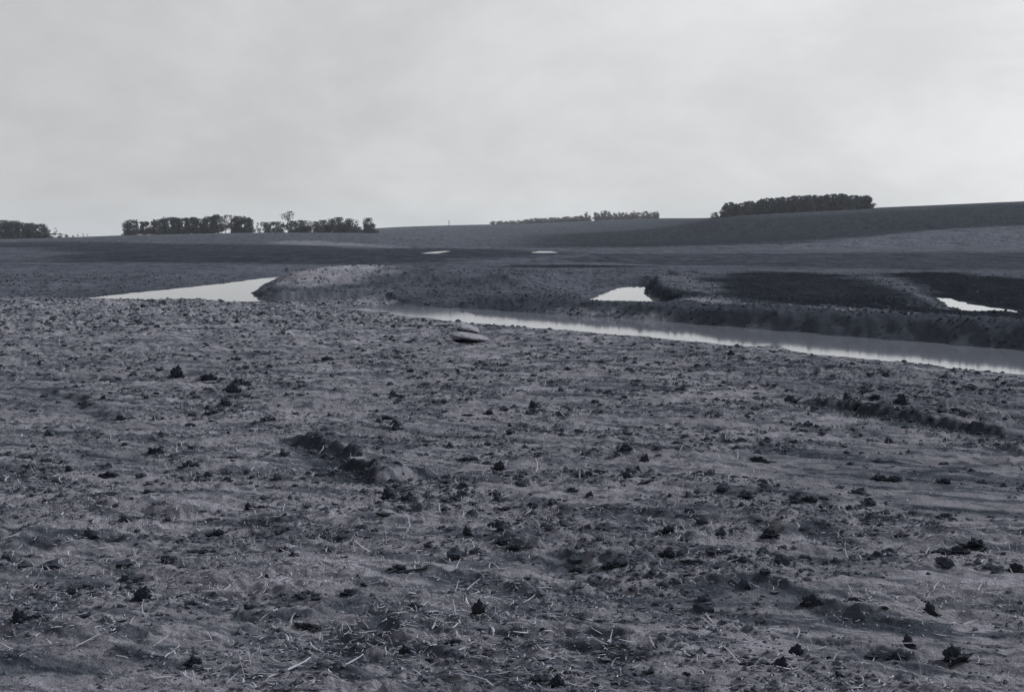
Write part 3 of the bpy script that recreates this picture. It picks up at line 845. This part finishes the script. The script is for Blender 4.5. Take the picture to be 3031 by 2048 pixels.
# ------------------------------------------------------------------ two flat rocks and some pale stones
def slab(name, Lx, Ly, Lz, taper, seed, mat, foot_shade=False):
    Vv, Ff = ico(5)
    P = Vv.copy()
    p = 3.4
    nrm = (np.abs(P) ** p).sum(1) ** (1 / p)
    P = P / nrm[:, None]
    t = (P[:, 0] + 1) / 2
    P[:, 2] *= 1 - taper * t ** 1.5
    P[:, 1] *= 1 - taper * .4 * t
    # overhanging front: the foot is set well back under the top
    lowr = np.clip((.35 - P[:, 2]) / 1.2, 0, 1)
    P[:, 1] += np.where(P[:, 1] < 0, 1.0 * lowr * -P[:, 1], 0)
    P[:, 0] *= 1 - .12 * lowr
    d = n3(P, .9, seed) * .2 + np.abs(n3(P, 2.3, seed + 2)) * .2 + n3(P, 6, seed + 4) * .09
    P = P * (1 + d[:, None])
    P[:, 2] += .18 * n3(P * np.array([1, 1, 0]), 1.3, seed + 8)
    P = P * np.array([Lx / 2, Ly / 2, Lz / 2])
    m_ = raw_mesh(name, P, Ff, 3, mat)
    if foot_shade:  # paint the undercut's shade onto the low front faces
        m_.materials.append(M_rock_shade)
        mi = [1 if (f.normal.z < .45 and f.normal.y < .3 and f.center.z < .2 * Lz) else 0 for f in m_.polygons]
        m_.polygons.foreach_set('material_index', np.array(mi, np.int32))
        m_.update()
    return m_
gx, gy = ground_at(1066, 785)
R_ = math.hypot(gx, gy); pxm = K / F * R_
g0 = hz(gx, gy)
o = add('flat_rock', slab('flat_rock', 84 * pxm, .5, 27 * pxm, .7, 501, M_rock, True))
o.location = (gx, gy + .2, g0 + 13 * pxm); o.rotation_euler = (math.radians(9), math.radians(4), 0)
tag(o, 'lower and longer of two stacked pale flat rocks, tapering to the right', 'rock', 'pale flat rocks on the field')
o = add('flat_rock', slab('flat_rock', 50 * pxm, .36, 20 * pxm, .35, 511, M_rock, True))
o.location = (gx - 5 * pxm, gy + .42, g0 + 32 * pxm); o.rotation_euler = (math.radians(14), math.radians(9), .1)
tag(o, 'upper and smaller of two stacked pale flat rocks in mid field', 'rock', 'pale flat rocks on the field')
STONES = [(962, 687, 5, 'small white stone at the foot of the spoil bank, above the channel'), (925, 609, 4, 'tiny pale stone on the spoil bank right of the pale mound'),
          (1666, 681, 5, 'tiny pale stone standing in the black basin right of the curved mound'), (1731, 694, 8, 'grey stone at the top of the channel bank'), (2061, 695, 6, 'small pale stone on black soil left of the sliver pond'),
          (2218, 663, 6, 'small pale stone on the dark bank above the sliver pond'), (1708, 684, 5, 'dull little stone beside the grey stone on the channel bank'), (290, 700, 5, 'small stone below the left pond'),
          (284, 780, 14, 'broad pale stone among clods at the left side')]
for i, (dx, dy, wp, lab) in enumerate(STONES):
    gx, gy = ground_at(dx, dy, tmin=20)
    w_ = wp * K / F * math.hypot(gx, gy)
    o = add('stone', slab('stone', w_, w_ * .7, w_ * .6, .3, 530 + i, M_rock))
    o.location = (gx, gy, hz(gx, gy) + .2 * w_)
    tag(o, lab, 'stone')

# ------------------------------------------------------------------ trees
def tube(p0, p1, r0, r1, n=5):
    p0 = np.array(p0, float); p1 = np.array(p1, float); d = p1 - p0; d /= np.linalg.norm(d)
    u = np.cross(d, (0.3, .9, .1)); u /= np.linalg.norm(u); v = np.cross(d, u)
    Vv = [p + (u * math.cos(a) + v * math.sin(a)) * r for p, r in ((p0, r0), (p1, r1)) for a in [2 * math.pi * k / n for k in range(n)]]
    return np.array(Vv), [[k, (k + 1) % n, n + (k + 1) % n, n + k] for k in range(n)]
def tree_meshes(seed, wid, dens, trunk_h, lobes, leaf, mat, top=0.0):
    """unit-height tree: crown of leaf faces in clumps round the limb ends, trunk with limbs"""
    rg = np.random.default_rng(seed)
    cl = []
    for i in range(lobes):
        h = trunk_h + (1 - trunk_h) * (rg.uniform(.08, .92) if i % 3 else rg.uniform(0, .35))
        prof = math.sin(math.pi * min(1, (h - trunk_h) / (1 - trunk_h) * .72 + .24)) ** .5
        a = rg.uniform(0, 2 * math.pi); rr = wid * .5 * prof * rg.uniform(.1, .8)
        cl.append((rr * math.cos(a), rr * math.sin(a), h, rg.uniform(.6, 1.2) * wid * .2))
    cl.append((0.02 * top, 0, .95, wid * .12))
    Tv, Tf, off = [], [], 0
    def put(p0, p1, r0, r1):
        nonlocal off
        v, f = tube(p0, p1, r0, r1); Tv.append(v); Tf.extend([[i + off for i in q] for q in f]); off += len(v)
    put((0, 0, -.03), (.01, 0, .45), .022, .015); put((.01, 0, .45), (.0, .01, .9), .015, .004)
    for c in cl[:9]:
        h0 = trunk_h * .7 + (c[2] - trunk_h) * .45
        put((0.01, 0, h0), (c[0], c[1], c[2]), .009, .003)
    Vv, Ff = [], []
    k = 0
    for (cx, cy, cz, cr) in cl:
        m_ = int(dens * (cr / (wid * .2)) ** 2)
        for _ in range(m_):
            d = rg.normal(0, 1, 3); d /= np.linalg.norm(d)
            p = np.array([cx, cy, cz]) + d * cr * rg.uniform(.35, 1.05) * np.array([1, 1, .9])
            p[2] = min(max(p[2], trunk_h * .8), 1.02)
            a = rg.normal(0, 1, 3); a /= np.linalg.norm(a); b = np.cross(a, rg.normal(0, 1, 3)); b /= np.linalg.norm(b)
            s = leaf * rg.uniform(.6, 1.3)
            Vv += [p - a * s - b * s * .6, p + a * s - b * s * .5, p + a * s * .8 + b * s * .6, p - a * s * .9 + b * s * .7]
            Ff.append([k, k + 1, k + 2, k + 3]); k += 4
    return raw_mesh('crown', Vv, Ff, 4, mat), raw_mesh('trunk', np.concatenate(Tv), Tf, 4, M_bark)
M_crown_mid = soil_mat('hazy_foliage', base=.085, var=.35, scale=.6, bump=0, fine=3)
M_crown_faint = soil_mat('haze_paled_crown', base=.15, var=.3, scale=.6, bump=0, fine=3)  # base colour lightened to imitate distance haze on the crowns
TREES = {
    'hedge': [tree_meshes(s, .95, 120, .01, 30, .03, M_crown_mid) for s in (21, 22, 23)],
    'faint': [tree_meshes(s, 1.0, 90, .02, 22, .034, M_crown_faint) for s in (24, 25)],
    'round': [tree_meshes(s, 1.05, 105, .02, 26, .028, M_crown) for s in (1, 2, 3)],
    'tall': [tree_meshes(s, .76, 110, .02, 25, .027, M_crown) for s in (4, 5, 6)],
    'open': [tree_meshes(s, .95, 42, .2, 15, .03, M_crown_pale) for s in (7, 8)],
    'broad': [tree_meshes(s, 1.6, 100, .03, 28, .036, M_crown) for s in (9, 10)],
    'bush': [tree_meshes(s, 1.7, 60, .02, 14, .06, M_crown_pale) for s in (11, 12)],
    'sparse': [tree_meshes(s, .6, 22, .2, 11, .03, M_crown_pale) for s in (13, 14)],
}
def plant(kind, dx, topy, basey, depth, label, group, name='tree', cat='tree', widen=1.0, cnt=[0]):
    cr, tr = TREES[kind][cnt[0] % len(TREES[kind])]; cnt[0] += 1
    r_ = ray(dx, basey); t = depth / r_[1]; X0 = r_[0] * t
    zg = hz(X0, depth)
    h = (basey - topy) * K / F * depth
    # crown tops at the height read off the photograph even where the ground is a little off
    zt = CAMZ + (545 - topy) * K / F * depth
    h = max(h * .85, zt - zg)
    o = bpy.data.objects.new(name, None); COL.objects.link(o)
    o.empty_display_size = 1
    o.location = (X0, depth, zg - .02 * h)
    o.rotation_euler = (0, 0, random.uniform(0, 6.28)); o.scale = (h * widen, h * widen, h)
    tag(o, label, cat, group)
    add('crown', cr, o); add('trunk', tr, o)
    return o
def fx(full): return full / 1.3042
# row A: long dense row left of centre (positions in source pixels)
def Ax(X): return fx(300 + X / 3.873)
def Ay(Yv): return fx(580 + Yv / 3.873)
rowA = [('round', 300, 285, 440), ('round', 365, 272, 440), ('tall', 470, 292, 430), ('tall', 525, 292, 430), ('tall', 610, 268, 425), ('round', 665, 268, 425), ('tall', 720, 258, 422), ('round', 775, 244, 422), ('tall', 830, 244, 420),
        ('tall', 880, 252, 420), ('round', 935, 252, 420), ('tall', 990, 250, 418), ('tall', 1045, 242, 416), ('tall', 1085, 240, 415), ('round', 1140, 262, 415), ('tall', 1190, 250, 415), ('round', 1245, 235, 412), ('tall', 1290, 240, 412),
        ('tall', 1330, 212, 412), ('sparse', 1380, 235, 410), ('open', 1425, 222, 408), ('sparse', 1490, 218, 408), ('tall', 1535, 236, 406), ('round', 1585, 232, 406), ('round', 1640, 232, 405), ('tall', 1695, 245, 405)]
nA = len(rowA)
for i, (k, X_, t_, b_) in enumerate(rowA):
    if i == 0: lab = 'round tree at the left end of the long skyline row, left of centre'
    elif i == nA - 1: lab = 'tree at the right end of the long dense skyline row, left of centre'
    elif i < nA / 2: lab = f'{ORD[i]} tree from the left end of the long skyline row'
    else: lab = f'{ORD[nA - 1 - i]} tree from the right end of the long skyline row'
    plant(k, Ax(X_), Ay(t_), Ay(b_), 640 + random.uniform(-9, 9), lab, 'trees of the long row on the left skyline', widen=1.12)
# row B: farmstead-like clump right of it
rowB = [('sparse', 1795, 305, 405, 'thin sparse tree just right of the gap after the long row'), ('bush', 1880, 303, 405, 'low rounded bush left of the tallest skyline tree'), ('bush', 1975, 300, 405, 'low bushy tree touching the left side of the tallest tree'),
        ('round', 2050, 295, 400, 'short dense tree under the left side of the tallest open tree'), ('open', 2140, 182, 398, 'tallest open-crowned tree of the left skyline'), ('round', 2200, 285, 395, 'short dense tree under the right side of the tallest open tree'),
        ('round', 2265, 278, 395, 'dense round tree right of the tallest open tree'), ('broad', 2340, 285, 392, 'broad low tree before the small notch in the clump'), ('broad', 2460, 292, 388, 'left end tree of the smooth-topped broad clump'), ('broad', 2560, 280, 386, 'second tree of the smooth-topped broad clump'),
        ('broad', 2660, 262, 386, 'third tree of the smooth-topped broad clump'), ('broad', 2745, 248, 385, 'highest tree of the smooth-topped broad clump'), ('broad', 2830, 262, 385, 'right end tree of the smooth-topped broad clump'),
        ('bush', 2950, 355, 388, 'low bush between the broad clump and the pointed tree'), ('round', 3060, 252, 392, 'pointed lone tree at the right end of the left skyline trees'), ('bush', 3030, 330, 392, 'low growth at the left foot of the pointed lone tree'), ('bush', 3110, 322, 392, 'low growth at the right foot of the pointed lone tree')]
for k, X_, t_, b_, lab in rowB:
    nmk, ct = ('bush', 'bush') if k == 'bush' else ('tree', 'tree')
    plant(k, Ax(X_), Ay(t_), Ay(b_), 640 + random.uniform(-8, 8), lab, 'trees of the clump right of the long row', nmk, ct)
# row C: grove at the far left
def Cx(X): return fx(X / 3.873)
def Cy(Yv): return fx(550 + Yv / 3.873)
rowC = [('round', -60, 400), ('round', 10, 395), ('round', 75, 412), ('round', 150, 398), ('tall', 205, 415), ('round', 260, 418), ('round', 315, 425), ('round', 370, 430), ('tall', 420, 442), ('round', 475, 436), ('round', 520, 470)]
for i, (k, X_, t_) in enumerate(rowC):
    lab = 'tree cut by the left edge of the frame in the dense far left grove' if i == 0 else 'last dark tree at the right end of the dense far left grove' if i == len(rowC) - 1 else f'{ORD[i]} tree from the frame edge in the dense far left grove'
    plant(k, Cx(X_), Cy(t_), Cy(612), 610 + random.uniform(-8, 8), lab, 'trees of the grove at the far left', widen=1.1)
for k, X_, t_, lab in (('bush', 580, 545, 'low bush at the foot of the far left grove'), ('sparse', 632, 478, 'thin see-through tree right of the far left grove'), ('bush', 690, 545, 'rounded bush right of the thin see-through tree'),
                       ('bush', 760, 560, 'last low bush right of the far left grove'), ('bush', 840, 572, 'leftmost of four tiny skyline bushes in the left gap'), ('sparse', 893, 545, 'tiny tree, second of the four in the left skyline gap'),
                       ('sparse', 955, 548, 'tiny tree, third of the four in the left skyline gap'), ('sparse', 1003, 556, 'tiny tree, rightmost of the four in the left skyline gap')):
    plant(k, Cx(X_), Cy(t_), Cy(600), 620, lab, 'scattered small growth right of the far left grove', 'bush' if k == 'bush' else 'tree', 'bush' if k == 'bush' else 'tree')
# row D: plantation on the right hill
rowD = []
tops = [(195, 235), (250, 228), (300, 245), (350, 238), (420, 222), (490, 215), (560, 208), (610, 192), (660, 180), (720, 185), (780, 178), (835, 168), (900, 172), (960, 158), (1020, 155), (1080, 155), (1140, 148), (1200, 150), (1270, 152), (1330, 148), (1390, 140),
        (1440, 134), (1510, 132), (1560, 138), (1620, 148), (1680, 150), (1730, 155), (1790, 148), (1825, 165)]
def Dx(X): return fx(2100 + X / 3.873)
def Dy(Yv): return fx(540 + Yv / 3.873)
nD = len(tops)
for i, (X_, t_) in enumerate(tops):
    b_ = np.interp(X_, [180, 420, 1000, 1850], [345, 338, 315, 280])
    lab = 'tree at the left lower end of the hilltop plantation on the right' if i == 0 else 'tree at the right end of the hilltop plantation' if i == nD - 1 else (
        f'{ORD[i]} tree from the left end of the hilltop plantation' if i < nD / 2 else f'{ORD[nD - 1 - i]} tree from the right end of the hilltop plantation')
    plant('hedge', Dx(X_), Dy(t_), Dy(b_), 636 + random.uniform(-10, 6), lab, 'trees of the hilltop plantation', widen=1.15)
plant('bush', Dx(75), Dy(345), Dy(372), 640, 'tiny bush on the hill line left of the plantation', None, 'bush', 'bush')
# row E: hazy distant row right of centre
def Ex(X): return fx(1700 + X / 3.873)
rowE = [('round', 85, 378), ('round', 140, 338), ('round', 250, 345), ('round', 310, 332), ('tall', 360, 325), ('bush', 410, 345), ('round', 460, 350), ('tall', 510, 338), ('round', 555, 345), ('tall', 600, 342), ('round', 650, 348), ('tall', 680, 325),
        ('round', 730, 345), ('tall', 780, 342), ('open', 825, 332), ('round', 870, 345), ('open', 915, 345), ('sparse', 950, 335)]
for i, (k, X_, t_) in enumerate(rowE):
    lab = 'low tree left of the small lone round tree on the hazy skyline' if i == 0 else 'small lone round tree left of the hazy distant row' if i == 1 else f'{ORD[i - 2]} tree from the left in the hazy distant row right of centre'
    plant('faint', Ex(X_), fx(540 + t_ / 3.873), fx(540 + 432 / 3.873), 1290, lab, 'hazy distant trees right of centre', 'bush' if k == 'bush' else 'tree', 'bush' if k == 'bush' else 'tree', widen=1.1)
for i in range(22):
    X_ = 1010 + i * 47 + random.uniform(-10, 10)
    dx = fx(1200 + X_ / 3.873); ty = fx(580 + np.interp(X_, [1000, 1300, 1550, 2000], [322, 285, 250, 235]) / 3.873) + random.uniform(-1, 1.5)
    plant('faint', dx, ty, ty + 9, 1290 + random.uniform(-15, 10), f'{ORD[i]} bush from the left in the low hazy scrub belt on the centre skyline', 'bushes of the hazy scrub belt', 'bush', 'bush', widen=2.4)
# row F: hazy low growth beyond plantation's left foot
# lone post on the skyline
r_ = ray(1019, 508); t = 1285 / r_[1]; X0 = r_[0] * t; zg = hz(X0, 1285)
v1, f1 = tube((0, 0, -.5), (0, 0, 4.6), .35, .28, 8)
v2, f2 = tube((-.8, 0, 3.6), (.8, 0, 3.6), .16, .16, 6)
o = add('post', raw_mesh('post', np.concatenate([v1, v2]), f1 + [[i + len(v1) for i in q] for q in f2], 4, M_wood))
o.location = (X0, 1285, zg)
tag(o, 'thin lone post standing on the hazy skyline near the centre', 'post')

# ------------------------------------------------------------------ air
hm = bpy.data.materials.new('thin_haze'); hm.use_nodes = True
t = hm.node_tree
for n in list(t.nodes): t.nodes.remove(n)
mo = t.nodes.new('ShaderNodeOutputMaterial'); pv = t.nodes.new('ShaderNodeVolumePrincipled')
pv.inputs['Color'].default_value = (.86, .92, 1, 1)
pv.inputs['Density'].default_value = 0.00010
t.links.new(pv.outputs[0], mo.inputs['Volume'])
zmin = float(Zt.min()) - 1; s = 5400; zmax = float(max(Zt.max(), CAMZ)) + 14
Vh = [(a, b, c) for a in (-s, s) for b in (-s, s) for c in (zmin, zmax)]
Fh = [[0, 1, 3, 2], [4, 6, 7, 5], [0, 4, 5, 1], [2, 3, 7, 6], [0, 2, 6, 4], [1, 5, 7, 3]]
tag(add('haze', raw_mesh('haze', Vh, Fh, 4, hm)), 'thin grey haze over the fields', 'haze', kind='stuff')
